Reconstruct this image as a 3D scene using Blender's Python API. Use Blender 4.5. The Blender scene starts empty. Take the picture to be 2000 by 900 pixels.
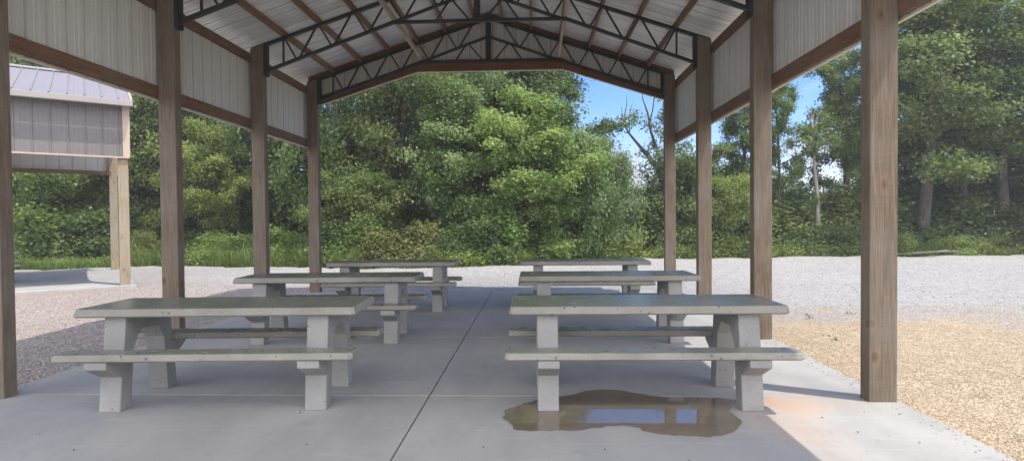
import bpy, bmesh, math, random
import numpy as np
from mathutils import Vector, Matrix
sc = bpy.context.scene
COL = sc.collection
PI = math.pi
R_ = math.radians
rnd = random.Random(7)

# ------------------------------------------------------------------ camera
F, YAW, PITCH, ROLL, CAMZ = 1120.4, 0.0398, 0.0177, -0.0089, 1.40
fw = Vector((-math.sin(YAW)*math.cos(PITCH), math.cos(YAW)*math.cos(PITCH), -math.sin(PITCH)))
rt = Vector((math.cos(YAW), math.sin(YAW), 0)); up = rt.cross(fw)
c_, s_ = math.cos(ROLL), math.sin(ROLL)
rt, up = c_*rt + s_*up, -s_*rt + c_*up
cam = bpy.data.cameras.new('camera'); cam.sensor_width = 36; cam.lens = 36*F/2000
cam.clip_start = .05; cam.clip_end = 3000
co = bpy.data.objects.new('camera', cam); COL.objects.link(co)
m = Matrix((rt, up, -fw)).transposed().to_4x4(); m.translation = (0, 0, CAMZ)
co.matrix_world = m
sc.camera = co
def ground_x(px, y):            # world x of a bearing at a given distance
    d = fw + (px-1000)/F*rt
    return d.x/d.y*y

# ------------------------------------------------------------------ helpers
def tag(o, label=None, cat=None, group=None, kind=None):
    if label: o['label'] = label
    if cat: o['category'] = cat
    if group: o['group'] = group
    if kind: o['kind'] = kind
    return o
def empty(name, loc=(0, 0, 0), rz=0):
    o = bpy.data.objects.new(name, None); COL.objects.link(o)
    o.location = loc; o.rotation_euler = (0, 0, rz); o.empty_display_size = .2
    return o
def link(name, me, mat, parent=None):
    if mat: me.materials.append(mat)
    o = bpy.data.objects.new(name, me); COL.objects.link(o)
    if parent: o.parent = parent
    return o
class MB:
    def __init__(s): s.v = []; s.f = []
    def poly(s, vs, fs):
        n = len(s.v); s.v += [tuple(v) for v in vs]; s.f += [tuple(i+n for i in f) for f in fs]
    def box(s, a, b):
        x0, y0, z0 = a; x1, y1, z1 = b
        s.poly([(x0,y0,z0),(x1,y0,z0),(x1,y1,z0),(x0,y1,z0),(x0,y0,z1),(x1,y0,z1),(x1,y1,z1),(x0,y1,z1)],
               [(3,2,1,0),(4,5,6,7),(0,1,5,4),(1,2,6,5),(2,3,7,6),(3,0,4,7)])
    def bar(s, p0, p1, w, h, upv=(0, 0, 1)):
        p0 = Vector(p0); p1 = Vector(p1); d = (p1-p0).normalized()
        u = Vector(upv); a = d.cross(u)
        if a.length < 1e-4: a = d.cross(Vector((0, 1, 0)))
        a.normalize(); b = a.cross(d)
        a *= w/2; b *= h/2
        vs = [p0-a-b, p0+a-b, p0+a+b, p0-a+b, p1-a-b, p1+a-b, p1+a+b, p1-a+b]
        s.poly(vs, [(0,1,2,3),(7,6,5,4),(4,5,1,0),(5,6,2,1),(6,7,3,2),(7,4,0,3)])
    def tube(s, pts, rad, n=7, cap=True):
        pts = [Vector(p) for p in pts]; base = len(s.v); k = len(pts)
        ref = Vector((1, .3, .1)).normalized()
        for i, p in enumerate(pts):
            t = (pts[min(i+1, k-1)]-pts[max(i-1, 0)]).normalized()
            a = t.cross(ref)
            if a.length < .1: a = t.cross(Vector((0, 1, 0)))
            a.normalize(); b = t.cross(a); r = rad[i]
            for j in range(n):
                q = 2*PI*j/n; s.v.append(tuple(p+a*(r*math.cos(q))+b*(r*math.sin(q))))
        for i in range(k-1):
            for j in range(n):
                s.f.append((base+i*n+j, base+i*n+(j+1) % n, base+(i+1)*n+(j+1) % n, base+(i+1)*n+j))
        if cap: s.f.append(tuple(base+(k-1)*n+j for j in range(n)))
    def prism(s, prof, x0, x1):                       # (y,z) outline extruded along x
        n = len(prof)
        vs = [(x0, y, z) for y, z in prof]+[(x1, y, z) for y, z in prof]
        fs = [tuple(range(n)), tuple(range(2*n-1, n-1, -1))]+[(i+n, (i+1) % n+n, (i+1) % n, i) for i in range(n)]
        s.poly(vs, fs)
    def mesh(s, name, bevel=0, smooth=False, seg=1):
        me = bpy.data.meshes.new(name); me.from_pydata(s.v, [], s.f)
        bm = bmesh.new(); bm.from_mesh(me)
        bmesh.ops.recalc_face_normals(bm, faces=bm.faces[:])
        if bevel: bmesh.ops.bevel(bm, geom=bm.edges[:], offset=bevel, segments=seg, affect='EDGES', clamp_overlap=True)
        if smooth:
            for f in bm.faces: f.smooth = True
        bm.to_mesh(me); bm.free(); return me
    def build(s, name, mat, parent=None, bevel=0, smooth=False, seg=1):
        return link(name, s.mesh(name, bevel, smooth, seg), mat, parent)

# ------------------------------------------------------------------ materials
class NT:
    def __init__(s, name):
        s.m = bpy.data.materials.new(name); s.m.use_nodes = True; s.t = s.m.node_tree
        s.t.nodes.clear(); s.out = s.t.nodes.new('ShaderNodeOutputMaterial')
    def n(s, typ, **kw):
        x = s.t.nodes.new('ShaderNode'+typ)
        for k, v in kw.items(): setattr(x, k, v)
        return x
    def l(s, a, b): s.t.links.new(a, b)
    def coord(s): return s.n('TexCoord').outputs['Object']
    def mapping(s, vec, scale=(1, 1, 1), loc=(0, 0, 0), rot=(0, 0, 0)):
        x = s.n('Mapping'); x.inputs['Scale'].default_value = scale; x.inputs['Location'].default_value = loc
        x.inputs['Rotation'].default_value = rot; s.l(vec, x.inputs['Vector']); return x.outputs[0]
    def noise(s, vec, scale, detail=4, rough=.55, dist=0):
        x = s.n('TexNoise'); s.l(vec, x.inputs['Vector']); x.inputs['Scale'].default_value = scale
        x.inputs['Detail'].default_value = detail; x.inputs['Roughness'].default_value = rough
        x.inputs['Distortion'].default_value = dist; return x.outputs['Fac']
    def vor(s, vec, scale, out='Distance', feature='F1'):
        x = s.n('TexVoronoi', feature=feature); s.l(vec, x.inputs['Vector']); x.inputs['Scale'].default_value = scale
        return x.outputs[out]
    def ramp(s, fac, stops):
        x = s.n('ValToRGB'); s.l(fac, x.inputs[0]); e = x.color_ramp.elements
        while len(e) < len(stops): e.new(.5)
        for i, (p, c) in enumerate(stops):
            e[i].position = p; e[i].color = (c, c, c, 1) if not hasattr(c, '__len__') else (*c, 1)
        return x.outputs[0]
    def mix(s, fac, a, b, mode='MIX'):
        x = s.n('MixRGB', blend_type=mode)
        for i, v in ((0, fac), (1, a), (2, b)):
            if hasattr(v, 'is_linked'): s.l(v, x.inputs[i])
            elif i == 0: x.inputs[0].default_value = v
            else: x.inputs[i].default_value = (*v, 1)
        return x.outputs[0]
    def math(s, op, a, b=None, clamp=False):
        x = s.n('Math', operation=op, use_clamp=clamp)
        for i, v in ((0, a), (1, b)):
            if v is None: continue
            if hasattr(v, 'is_linked'): s.l(v, x.inputs[i])
            else: x.inputs[i].default_value = v
        return x.outputs[0]
    def bsdf(s, col, rough=.8, bump=None, strength=.3, dist=.01, spec=.3, metal=0, **kw):
        b = s.n('BsdfPrincipled')
        for k, v in (('Base Color', col), ('Roughness', rough), ('Metallic', metal), ('Specular IOR Level', spec)):
            if hasattr(v, 'is_linked'): s.l(v, b.inputs[k])
            else: b.inputs[k].default_value = (*v, 1) if k == 'Base Color' else v
        for k, v in kw.items(): b.inputs[k].default_value = v
        if bump is not None:
            x = s.n('Bump'); s.l(bump, x.inputs['Height']); x.inputs['Strength'].default_value = strength
            x.inputs['Distance'].default_value = dist; s.l(x.outputs[0], b.inputs['Normal'])
        s.l(b.outputs[0], s.out.inputs[0]); return b

def wood(name, axis, dark, mid, light, grey=.4, greycol=(.24, .215, .185)):
    t = NT(name); co = t.coord()
    r = t.n('ObjectInfo').outputs['Random']
    off = t.n('CombineXYZ'); v = t.math('MULTIPLY', r, 53.0)
    for i in range(3): t.l(v, off.inputs[i])
    ad = t.n('VectorMath', operation='ADD'); t.l(co, ad.inputs[0]); t.l(off.outputs[0], ad.inputs[1]); p = ad.outputs[0]
    sc1 = [16, 16, 16]; sc1[axis] = .7
    g = t.noise(t.mapping(p, sc1), 3.2, 6, .6, 1.2)
    sc2 = [70, 70, 70]; sc2[axis] = 1.5
    fine = t.noise(t.mapping(p, sc2), 2.0, 3, .6)
    c = t.ramp(g, [(.28, dark), (.5, mid), (.72, light)])
    c = t.mix(t.ramp(fine, [(.35, .55), (.6, 0)]), c, dark)
    lo = t.noise(p, 1.7, 3)
    wth = t.math('MULTIPLY', t.ramp(lo, [(.35, 0), (.65, 1)]), grey)
    c = t.mix(wth, c, greycol)
    ks = [4.2, 4.2, 4.2]; ks[axis] = 2.6
    kv = t.mapping(p, ks)
    kd = t.vor(kv, 1.0)
    kp = t.n('SeparateColor'); t.l(t.vor(kv, 1.0, 'Color'), kp.inputs[0]); kpk = t.ramp(kp.outputs[0], [(.55, 0), (.57, 1)])
    kn = t.ramp(kd, [(.05, 1), (.10, .6), (.15, 0)])
    c = t.mix(t.math('MULTIPLY', t.math('MULTIPLY', kn, kpk), .6), c, (.07, .042, .025))
    kr = t.ramp(kd, [(.12, 0), (.16, .45), (.28, 0)])
    c = t.mix(t.math('MULTIPLY', t.math('MULTIPLY', kr, kpk), .6), c, (.27, .17, .11))
    sw = [1.3, 1.3, 1.3]; sw[axis] = 60
    saw = t.noise(t.mapping(p, sw), 1.0, 2, .5, .3)
    c = t.mix(t.ramp(saw, [(.36, .10), (.5, 0)]), c, dark)
    b = t.math('ADD', t.math('ADD', g, t.math('MULTIPLY', fine, .5)), t.math('MULTIPLY', saw, .4))
    t.bsdf(c, .82, b, .5, .006, .25)
    return t.m
POSTW = wood('weathered_post_wood', 2, (.085, .062, .042), (.182, .138, .095), (.295, .228, .16), .55, (.215, .19, .16))
PURW = wood('purlin_wood', 1, (.12, .066, .033), (.25, .145, .076), (.36, .22, .12), .15)
GIRW = wood('girt_wood', 1, (.095, .052, .03), (.19, .105, .06), (.28, .165, .10), .25)
RAFW = wood('rafter_wood', 0, (.09, .045, .026), (.18, .092, .05), (.25, .14, .08), .12)
P2W = wood('sunlit_tone_post_wood', 2, (.20, .145, .09), (.36, .28, .19), (.46, .38, .27), .6, (.36, .33, .27))  # lighter version of the post wood, sunlit tone put into the colour
PALEW = wood('pale_lumber', 1, (.26, .19, .12), (.42, .33, .22), (.55, .45, .32), .2)

def concrete_slab():
    t = NT('broom_finished_concrete'); p = t.coord()
    a = t.noise(p, .55, 5, .6, .4); b = t.noise(t.mapping(p, (1, .35, 1)), 2.4, 6, .65, .5); f = t.noise(p, 90, 3, .7)
    c = t.ramp(a, [(.3, (.335, .325, .31)), (.7, (.445, .43, .405))])
    c = t.mix(t.ramp(b, [(.32, .55), (.6, 0)]), c, (.27, .268, .262))
    tw = t.noise(t.mapping(p, (.5, 5, 1), rot=(0, 0, .5)), 1.6, 5, .6, 1.5); c = t.mix(t.ramp(tw, [(.56, 0), (.7, .3)]), c, (.50, .49, .47))
    sm = t.noise(p, 3.4, 5, .7, 1.0); c = t.mix(t.ramp(sm, [(.60, 0), (.72, .45)]), c, (.235, .225, .21))
    c = t.mix(t.ramp(f, [(.3, .35), (.55, 0)]), c, (.25, .25, .25))
    sp = t.vor(p, 7.0); c = t.mix(t.ramp(sp, [(.02, .6), (.05, 0)]), c, (.1, .09, .08))
    # rust-orange stain beside the puddle
    for (cx, cy, sx, sy, k) in ((1.86, 4.38, .62, .42, .42), (1.72, 3.85, .35, .6, .2), (-.6, 6.9, .5, .12, .15)):
        w = t.n('VectorMath', operation='LENGTH'); nz = t.n('TexNoise'); t.l(p, nz.inputs['Vector']); nz.inputs['Scale'].default_value = 3
        mp = t.mapping(p, (1/sx, 1/sy, 1), (-cx/sx, -cy/sy, 0))
        t.l(mp, w.inputs[0])
        d = t.math('ADD', w.outputs['Value'], t.math('MULTIPLY', t.math('SUBTRACT', nz.outputs['Fac'], .5), 1.3))
        c = t.mix(t.math('MULTIPLY', t.ramp(d, [(.1, 1), (.95, 0)]), k), c, (.55, .27, .12))
    t.bsdf(c, t.ramp(b, [(.3, .62), (.7, .8)]), t.math('ADD', t.math('MULTIPLY', f, .5), b), .25, .004, .35)
    return t.m
SLAB = concrete_slab()
def cast_concrete(name, lo, hi, rough, pit=.5):
    t = NT(name); p = t.coord()
    r = t.n('ObjectInfo').outputs['Random']
    ad = t.n('VectorMath', operation='ADD'); t.l(p, ad.inputs[0]); o = t.n('CombineXYZ'); v = t.math('MULTIPLY', r, 31)
    for i in range(3): t.l(v, o.inputs[i])
    t.l(o.outputs[0], ad.inputs[1]); p = ad.outputs[0]
    a = t.noise(p, 2.2, 6, .65, .6); f = t.noise(p, 60, 3, .6)
    c = t.ramp(a, [(.3, lo), (.7, hi)])
    c = t.mix(t.ramp(f, [(.3, .3), (.55, 0)]), c, tuple(x*.7 for x in lo))
    st = t.noise(p, .8, 4, .6, .8); c = t.mix(t.ramp(st, [(.5, 0), (.68, .45)]), c, tuple(x*.62 for x in lo))
    pv = t.vor(p, 17); hole = t.ramp(pv, [(.10, 1), (.19, 0)])
    pick = t.ramp(t.noise(p, 3.0, 2), [(.42, 0), (.55, 1)])
    hole = t.math('MULTIPLY', hole, pick)
    c = t.mix(t.math('MULTIPLY', hole, pit), c, (.07, .065, .055))
    h = t.math('SUBTRACT', t.math('ADD', t.math('MULTIPLY', a, .5), t.math('MULTIPLY', f, .2)), hole)
    t.bsdf(c, t.ramp(a, [(.3, rough*.8), (.7, min(1, rough*1.2))]), h, .35 if rough > .4 else .05, .004, .4)
    return t.m
TOPC = cast_concrete('sealed_table_concrete', (.175, .172, .15), (.25, .245, .218), .24, .3)
EDGC = cast_concrete('cast_edge_concrete', (.225, .212, .178), (.335, .318, .27), .6, .85)
BENC = cast_concrete('sealed_bench_concrete', (.20, .195, .165), (.28, .27, .23), .28, .3)
LEGC = cast_concrete('pale_leg_concrete', (.27, .265, .25), (.37, .36, .34), .7, .5)

def metal(name, col, rough, metallic=0., spec=.5, var=.06):
    t = NT(name); p = t.coord(); a = t.noise(p, 1.3, 5, .6, .5); b = t.noise(p, 14, 3)
    c = t.ramp(a, [(.3, tuple(x*(1-var) for x in col)), (.7, tuple(min(1, x*(1+var)) for x in col))])
    t.bsdf(c, t.ramp(b, [(.3, max(.02, rough-.06)), (.7, rough+.08)]), t.math('ADD', a, t.math('MULTIPLY', b, .1)), .12, .02, spec, metallic)
    return t.m
def roof_metal():
    t = NT('galvalume_underside'); p = t.coord()
    st = t.noise(t.mapping(p, (.5, 9, .5)), 1.6, 5, .65, .4); bl = t.noise(p, 1.1, 4, .6)
    c = t.ramp(st, [(.3, (.52, .52, .51)), (.55, (.70, .70, .69)), (.75, (.80, .80, .795))])
    c = t.mix(t.math('MULTIPLY', t.ramp(bl, [(.4, 0), (.65, 1)]), .4), c, (.46, .455, .44))
    t.bsdf(c, t.ramp(st, [(.3, .42), (.7, .28)]), t.noise(p, 6, 3), .1, .01, .5, .15); return t.m
ROOFM = roof_metal()
SIDEM = metal('white_painted_siding', (.58, .57, .53), .5, 0, .4, .04)
TRUSS = metal('dark_painted_steel', (.030, .033, .029), .5, 0, .4, .3)
TRIM = metal('pale_metal_trim', (.62, .57, .47), .45, 0, .5, .04)
LAVR = metal('grey_lavender_roof_sheet', (.285, .255, .258), .42, .1, .5, .04)
LAVS = metal('mauve_grey_siding', (.185, .168, .165), .5, 0, .4, .05)
TAN = metal('tan_trim', (.50, .39, .31), .5, 0, .4, .04)
GUT = metal('pale_gutter', (.32, .295, .275), .4, 0, .5, .04)

def puddle_mat():
    t = NT('shallow_water_on_concrete'); p = t.coord()
    a = t.noise(p, 2.2, 4, .6); b = t.noise(p, 1.1, 3)
    c = t.ramp(a, [(.3, (.165, .13, .095)), (.7, (.225, .185, .142))])
    wt = t.n('Attribute', attribute_name='wet').outputs['Fac']; e = t.noise(p, 16, 4, .6)
    k = t.ramp(t.math('ADD', wt, t.math('MULTIPLY', t.math('SUBTRACT', e, .5), .5)), [(.2, 0), (.85, 1)])
    c = t.mix(k, (.30, .285, .26), c)
    t.bsdf(c, t.ramp(k, [(0, .55), (.8, .08), (1, .012)]), t.noise(p, 5, 2), .004, .01, .7)
    return t.m
def ground_mat():
    t = NT('crushed_stone_and_sand'); p = t.coord()
    sx = t.n('SeparateXYZ'); t.l(p, sx.inputs[0]); X, Y = sx.outputs[0], sx.outputs[1]
    n1 = t.noise(p, .9, 4, .6); n2 = t.noise(p, .22, 4, .6); n3 = t.noise(p, 5, 4, .7)
    vv = t.n('TexVoronoi'); t.l(p, vv.inputs['Vector']); vv.inputs['Scale'].default_value = 44
    cell = t.n('SeparateColor'); t.l(vv.outputs['Color'], cell.inputs[0]); cr = cell.outputs[0]
    vb = t.n('TexVoronoi'); t.l(p, vb.inputs['Vector']); vb.inputs['Scale'].default_value = 15
    cb = t.n('SeparateColor'); t.l(vb.outputs['Color'], cb.inputs[0])
    grey = t.ramp(cr, [(0, (.25, .238, .23)), (.5, (.39, .375, .36)), (1, (.50, .485, .465))])
    pink = t.ramp(cr, [(0, (.22, .185, .17)), (.5, (.37, .315, .285)), (1, (.50, .44, .40))])
    sand = t.ramp(cr, [(0, (.34, .26, .175)), (.45, (.475, .375, .26)), (1, (.58, .485, .355))])
    wob = t.math('MULTIPLY', t.math('SUBTRACT', t.math('ADD', n1, t.math('MULTIPLY', n2, 1.0)), 1.0), 5.0)
    yl = t.math('ADD', Y, wob)
    pm = t.math('MULTIPLY', t.ramp(t.math('DIVIDE', yl, 20), [(.62, 1), (.74, 0)]), t.ramp(t.math('ADD', t.math('MULTIPLY', X, -.1), 0), [(.2, 0), (.4, 1)]))
    sm = t.math('MULTIPLY', t.ramp(t.math('DIVIDE', t.math('ADD', yl, t.math('MULTIPLY', n3, .8)), 20), [(.395, 1), (.455, 0)]), t.ramp(t.math('MULTIPLY', X, .1), [(.1, 0), (.2, 1)]))
    c = t.mix(pm, grey, pink); c = t.mix(sm, c, sand)
    c = t.mix(t.ramp(n3, [(.3, .4), (.55, 0)]), c, (.25, .20, .15))
    # tyre-worn paler bands
    c = t.mix(t.math('MULTIPLY', t.ramp(n2, [(.5, 0), (.7, 1)]), .25), c, (.50, .49, .48))
    h = t.math('ADD', t.math('SUBTRACT', 1, vv.outputs['Distance']), t.math('MULTIPLY', cb.outputs[0], .5))
    t.bsdf(c, .9, h, .9, .02, .2)
    return t.m
def soil_mat():
    t = NT('woodland_floor'); p = t.coord(); a = t.noise(p, .5, 5, .6); b = t.noise(p, 9, 4, .7)
    c = t.ramp(a, [(.35, (.035, .045, .016)), (.6, (.07, .085, .03)), (.75, (.11, .085, .05))])
    c = t.mix(t.ramp(b, [(.35, .6), (.6, 0)]), c, (.03, .026, .016)); t.bsdf(c, .95, b, .7, .05, .1); return t.m
def bark_mat(name, a, b):
    t = NT(name); p = t.coord(); n = t.noise(t.mapping(p, (7, 7, 1.2)), 3, 6, .7, .8)
    t.bsdf(t.ramp(n, [(.32, a), (.68, b)]), .9, n, .8, .03, .15); return t.m
def leaf_mat(name, dark, mid, light, trans=.35):
    t = NT(name)
    at = t.n('Attribute', attribute_name='tint').outputs['Fac']
    r = t.n('ObjectInfo').outputs['Random']
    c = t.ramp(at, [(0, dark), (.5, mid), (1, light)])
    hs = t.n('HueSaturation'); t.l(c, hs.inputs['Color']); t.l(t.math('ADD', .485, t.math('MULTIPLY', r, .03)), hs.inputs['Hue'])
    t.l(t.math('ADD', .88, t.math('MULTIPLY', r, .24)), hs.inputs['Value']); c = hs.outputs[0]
    b = t.bsdf(c, .5, None, spec=.3)
    tr = t.n('BsdfTranslucent'); t.l(t.mix(.5, c, (.16, .22, .02), 'ADD'), tr.inputs[0])
    mx = t.n('MixShader'); mx.inputs[0].default_value = trans
    t.l(b.outputs[0], mx.inputs[1]); t.l(tr.outputs[0], mx.inputs[2]); t.l(mx.outputs[0], t.out.inputs[0]); return t.m
L_DARK = leaf_mat('deep_green_leaves', (.034, .062, .022), (.085, .135, .042), (.185, .245, .09), .4)  # deep green, darkened further so the background woods read as deep shade
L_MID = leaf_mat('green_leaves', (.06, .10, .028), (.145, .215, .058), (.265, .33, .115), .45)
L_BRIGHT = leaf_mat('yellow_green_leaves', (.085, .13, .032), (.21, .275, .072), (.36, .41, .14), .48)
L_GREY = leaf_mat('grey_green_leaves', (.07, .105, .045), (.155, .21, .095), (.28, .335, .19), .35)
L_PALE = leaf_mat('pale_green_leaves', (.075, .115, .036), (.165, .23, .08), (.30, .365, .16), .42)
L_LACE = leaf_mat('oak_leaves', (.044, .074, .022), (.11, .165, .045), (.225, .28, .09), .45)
L_DRY = leaf_mat('straw_tinged_leaves', (.09, .10, .03), (.15, .17, .05), (.27, .23, .10), .3)
GRASSM = leaf_mat('grass_blades', (.07, .12, .025), (.14, .215, .05), (.26, .31, .11), .35)
BARK = bark_mat('grey_brown_bark', (.035, .030, .025), (.13, .115, .095))
PALEBARK = bark_mat('pale_dead_bark', (.14, .13, .115), (.36, .34, .30))

# ------------------------------------------------------------------ world and sun
SUN = Vector((.905, -.426, 0)).normalized()*math.cos(R_(66)); SUN.z = math.sin(R_(66))
w = bpy.data.worlds.new('World'); sc.world = w; w.use_nodes = True
nt = w.node_tree; nt.nodes.clear()
def wn(t, **k):
    x = nt.nodes.new('ShaderNode'+t)
    for a, b in k.items(): setattr(x, a, b)
    return x
sky = wn('TexSky', sky_type='NISHITA', sun_disc=False, sun_elevation=R_(66), sun_rotation=math.atan2(SUN.x, SUN.y))
sky.air_density = 1.0; sky.dust_density = 0.1; sky.ozone_density = 4.0; sky.altitude = 800
tc = wn('TexCoord'); mp = wn('Mapping'); mp.inputs['Scale'].default_value = (1, 1, 2.4)
nt.links.new(tc.outputs['Generated'], mp.inputs[0])
nz = wn('TexNoise'); nz.inputs['Scale'].default_value = 5.5; nz.inputs['Detail'].default_value = 7; nz.inputs['Roughness'].default_value = .56
nt.links.new(mp.outputs[0], nz.inputs['Vector'])
def bank(px, py, rad):                               # a cumulus bank in one part of the sky
    d = (fw+(px-1000)/F*rt-(py-450)/F*up).normalized()
    v = wn('VectorMath', operation='DISTANCE'); nt.links.new(tc.outputs['Generated'], v.inputs[0]); v.inputs[1].default_value = d
    mr = wn('MapRange'); mr.inputs[1].default_value = 0; mr.inputs[2].default_value = rad; mr.inputs[3].default_value = .2; mr.inputs[4].default_value = -.06
    nt.links.new(v.outputs['Value'], mr.inputs[0]); return mr.outputs[0]
b1, b2 = bank(1215, 330, .13), bank(1600, 250, .12)
def ramp_(src, lo, hi, top):
    r = wn('ValToRGB'); r.color_ramp.elements[0].position = lo; r.color_ramp.elements[1].position = hi
    r.color_ramp.elements[1].color = (top, top, top, 1); nt.links.new(src, r.inputs[0]); return r.outputs[0]
def madd(a, b, op='ADD'):
    x = wn('Math', operation=op); nt.links.new(a, x.inputs[0]); nt.links.new(b, x.inputs[1]); return x.outputs[0]
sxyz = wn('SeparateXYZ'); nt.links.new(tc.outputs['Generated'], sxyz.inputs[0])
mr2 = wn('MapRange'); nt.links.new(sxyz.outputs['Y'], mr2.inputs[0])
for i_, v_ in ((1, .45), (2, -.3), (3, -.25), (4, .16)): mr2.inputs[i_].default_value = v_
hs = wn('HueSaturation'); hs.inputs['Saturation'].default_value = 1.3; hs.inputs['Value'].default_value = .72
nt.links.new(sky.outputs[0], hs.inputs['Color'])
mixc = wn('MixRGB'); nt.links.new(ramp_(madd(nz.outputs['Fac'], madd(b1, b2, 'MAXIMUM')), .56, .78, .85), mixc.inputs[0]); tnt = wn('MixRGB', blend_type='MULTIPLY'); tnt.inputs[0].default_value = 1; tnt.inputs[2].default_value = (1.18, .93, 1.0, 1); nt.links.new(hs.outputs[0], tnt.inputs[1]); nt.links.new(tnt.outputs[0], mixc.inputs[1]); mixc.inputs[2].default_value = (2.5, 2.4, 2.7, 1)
mixd = wn('MixRGB'); nt.links.new(ramp_(madd(nz.outputs['Fac'], mr2.outputs[0]), .48, .70, .95), mixd.inputs[0]); nt.links.new(mixc.outputs[0], mixd.inputs[1]); mixd.inputs[2].default_value = (10, 9.8, 9.9, 1)  # unseen bright cloud cover behind the camera, added as fill light
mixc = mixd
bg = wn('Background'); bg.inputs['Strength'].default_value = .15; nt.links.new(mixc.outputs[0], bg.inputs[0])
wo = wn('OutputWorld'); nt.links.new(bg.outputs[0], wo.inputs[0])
sl = bpy.data.lights.new('sun', 'SUN'); sl.energy = 2.0; sl.angle = R_(.53); sl.color = (1, .945, .85)
so = bpy.data.objects.new('sun', sl); COL.objects.link(so); so.rotation_euler = SUN.to_track_quat('Z', 'Y').to_euler(); so.location = (30, -15, 60)
sc.view_settings.view_transform = 'Standard'; sc.view_settings.look = 'None'
sc.view_settings.exposure = 1.25; sc.view_settings.gamma = 1; sc.view_settings.use_curve_mapping = False
try:
    sc.cycles.use_denoising = True; sc.cycles.max_bounces = 8; sc.cycles.transparent_max_bounces = 4
    sc.cycles.sample_clamp_indirect = 8
except Exception: pass

# ------------------------------------------------------------------ ground
GZ = -.055
edge = [(-70, 19.5), (-30, 17.6), (-16.9, 18.3), (-13.3, 19.4), (-9.4, 18.9), (-5, 18.2), (-2.3, 18.0), (-.6, 19.0), (1, 21.7), (3.5, 21.5), (6.8, 21.8), (10.8, 22.3), (18.2, 22.5), (26, 22.8), (70, 24)]
def edge_y(x):
    for (a, b), (c, d) in zip(edge, edge[1:]):
        if a <= x <= c: return b+(d-b)*(x-a)/(c-a)
    return edge[-1][1]
mb = MB(); mb.poly([(-900, -900, -.16), (900, -900, -.16), (900, 900, -.16), (-900, 900, -.16)], [(0, 1, 2, 3)])
tag(mb.build('ground', soil_mat()), kind='structure')
nr = np.random.default_rng(3)
xs = np.concatenate([np.linspace(-70, -20, 30), np.linspace(-19.5, 24, 150), np.linspace(25, 70, 30)])
tt = np.concatenate([np.linspace(0, .5, 14), np.linspace(.52, 1, 74)])
mb = MB()
def lotz(x, y): return GZ+.018*math.sin(x*.9+y*.35)*math.sin(y*.6-x*.2)+.012*math.sin(x*2.3+1)*math.cos(y*1.9)
for i, x in enumerate(xs):
    ye = edge_y(x)+.22*math.sin(x*2.1)+.16*math.sin(x*5.3+1)+.1*nr.standard_normal()
    for t in tt:
        y = -40+(ye+40)*t
        z = lotz(x, y) if t < 1 else -.18
        mb.v.append((x, y, z))
n = len(tt)
for i in range(len(xs)-1):
    for j in range(n-1): mb.f.append((i*n+j, (i+1)*n+j, (i+1)*n+j+1, i*n+j+1))
tag(mb.build('gravel_lot', ground_mat(), smooth=True), kind='structure')

# slab poured in panels with control joints
XL0, XL1, XR0, XR1 = -4.488, -4.2815, 2.523, 2.729
XC = (XL1+XR0)/2-.0
YB = [4.4272-2.2875, 4.4272, 6.715, 8.967, 11.22]
PD = .1255
ROWEND = YB[4]+PD+.01
mb = MB()
ys = [2.08, 4.557, 6.86, 9.1, ROWEND]; gx = .005
for (x0, x1) in ((XL0-.02, -.858-gx), (-.858+gx, XR1+.025)):
    for a, b in zip(ys, ys[1:]): mb.box((x0, a+gx, -.2), (x1, b-gx, 0))
tag(mb.build('concrete_slab', SLAB, bevel=.003), kind='structure')
mb = MB(); mb.box((XL0+.05, 2.15, -.21), (XR1-.05, ROWEND-.06, -.018))
jm = NT('joint_dirt'); jm.bsdf((.045, .042, .04), .95); tag(mb.build('slab_joint_fill', jm.m), kind='structure')

# loose stones on the gravel (nobody could count them)
def stones(name, n, region, size, mat, seed):
    g = np.random.default_rng(seed)
    base = np.array([(1,0,0),(-1,0,0),(0,1,0),(0,-1,0),(0,0,1),(0,0,-1)], float)
    fs = np.array([(0,2,4),(2,1,4),(1,3,4),(3,0,4),(2,0,5),(1,2,5),(3,1,5),(0,3,5)])
    P = region(g, n); n = len(P)
    s = size*(.5+g.random((n, 1, 1))**2*1.3)*np.array([1, .8, .55])*(.75+.5*g.random((n, 6, 1)))
    a = g.random(n)*6.28; ca, sa = np.cos(a), np.sin(a)
    V = base[None]*s
    V = np.stack([V[..., 0]*ca[:, None]-V[..., 1]*sa[:, None], V[..., 0]*sa[:, None]+V[..., 1]*ca[:, None], V[..., 2]], -1)+P[:, None]
    me = bpy.data.meshes.new(name)
    me.from_pydata(V.reshape(-1, 3).tolist(), [], (fs[None]+6*np.arange(n)[:, None, None]).reshape(-1, 3).tolist())
    at = me.attributes.new('tint', 'FLOAT', 'FACE'); at.data.foreach_set('value', np.repeat(g.random(n), 8).astype('f'))
    return link(name, me, mat)
def stone_mat(name, a, b, c):
    t = NT(name); at = t.n('Attribute', attribute_name='tint').outputs['Fac']
    t.bsdf(t.ramp(at, [(0, a), (.5, b), (1, c)]), .85, spec=.25); return t.m
def reg_right(g, n):
    y = 2.2+7.5*g.random(n)**1.4; x = XR1+.04+(4.5+.2*y)*g.random(n)**1.25
    return np.stack([x, y, np.array([lotz(a, b) for a, b in zip(x, y)])+.004], -1)
def reg_left(g, n):
    y = 3.6+9*g.random(n)**1.3; x = XL0-.05-(1+.75*y)*g.random(n)
    return np.stack([x, y, np.array([lotz(a, b) for a, b in zip(x, y)])+.004], -1)
def reg_far(g, n):
    y = 9+12*g.random(n); x = -9+26*g.random(n); k = ((x < XL0-.1) | (x > XR1+.1) | (y > ROWEND+.1))
    x, y = x[k], y[k]; return np.stack([x, y, np.array([lotz(a, b) for a, b in zip(x, y)])+.004], -1)
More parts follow.
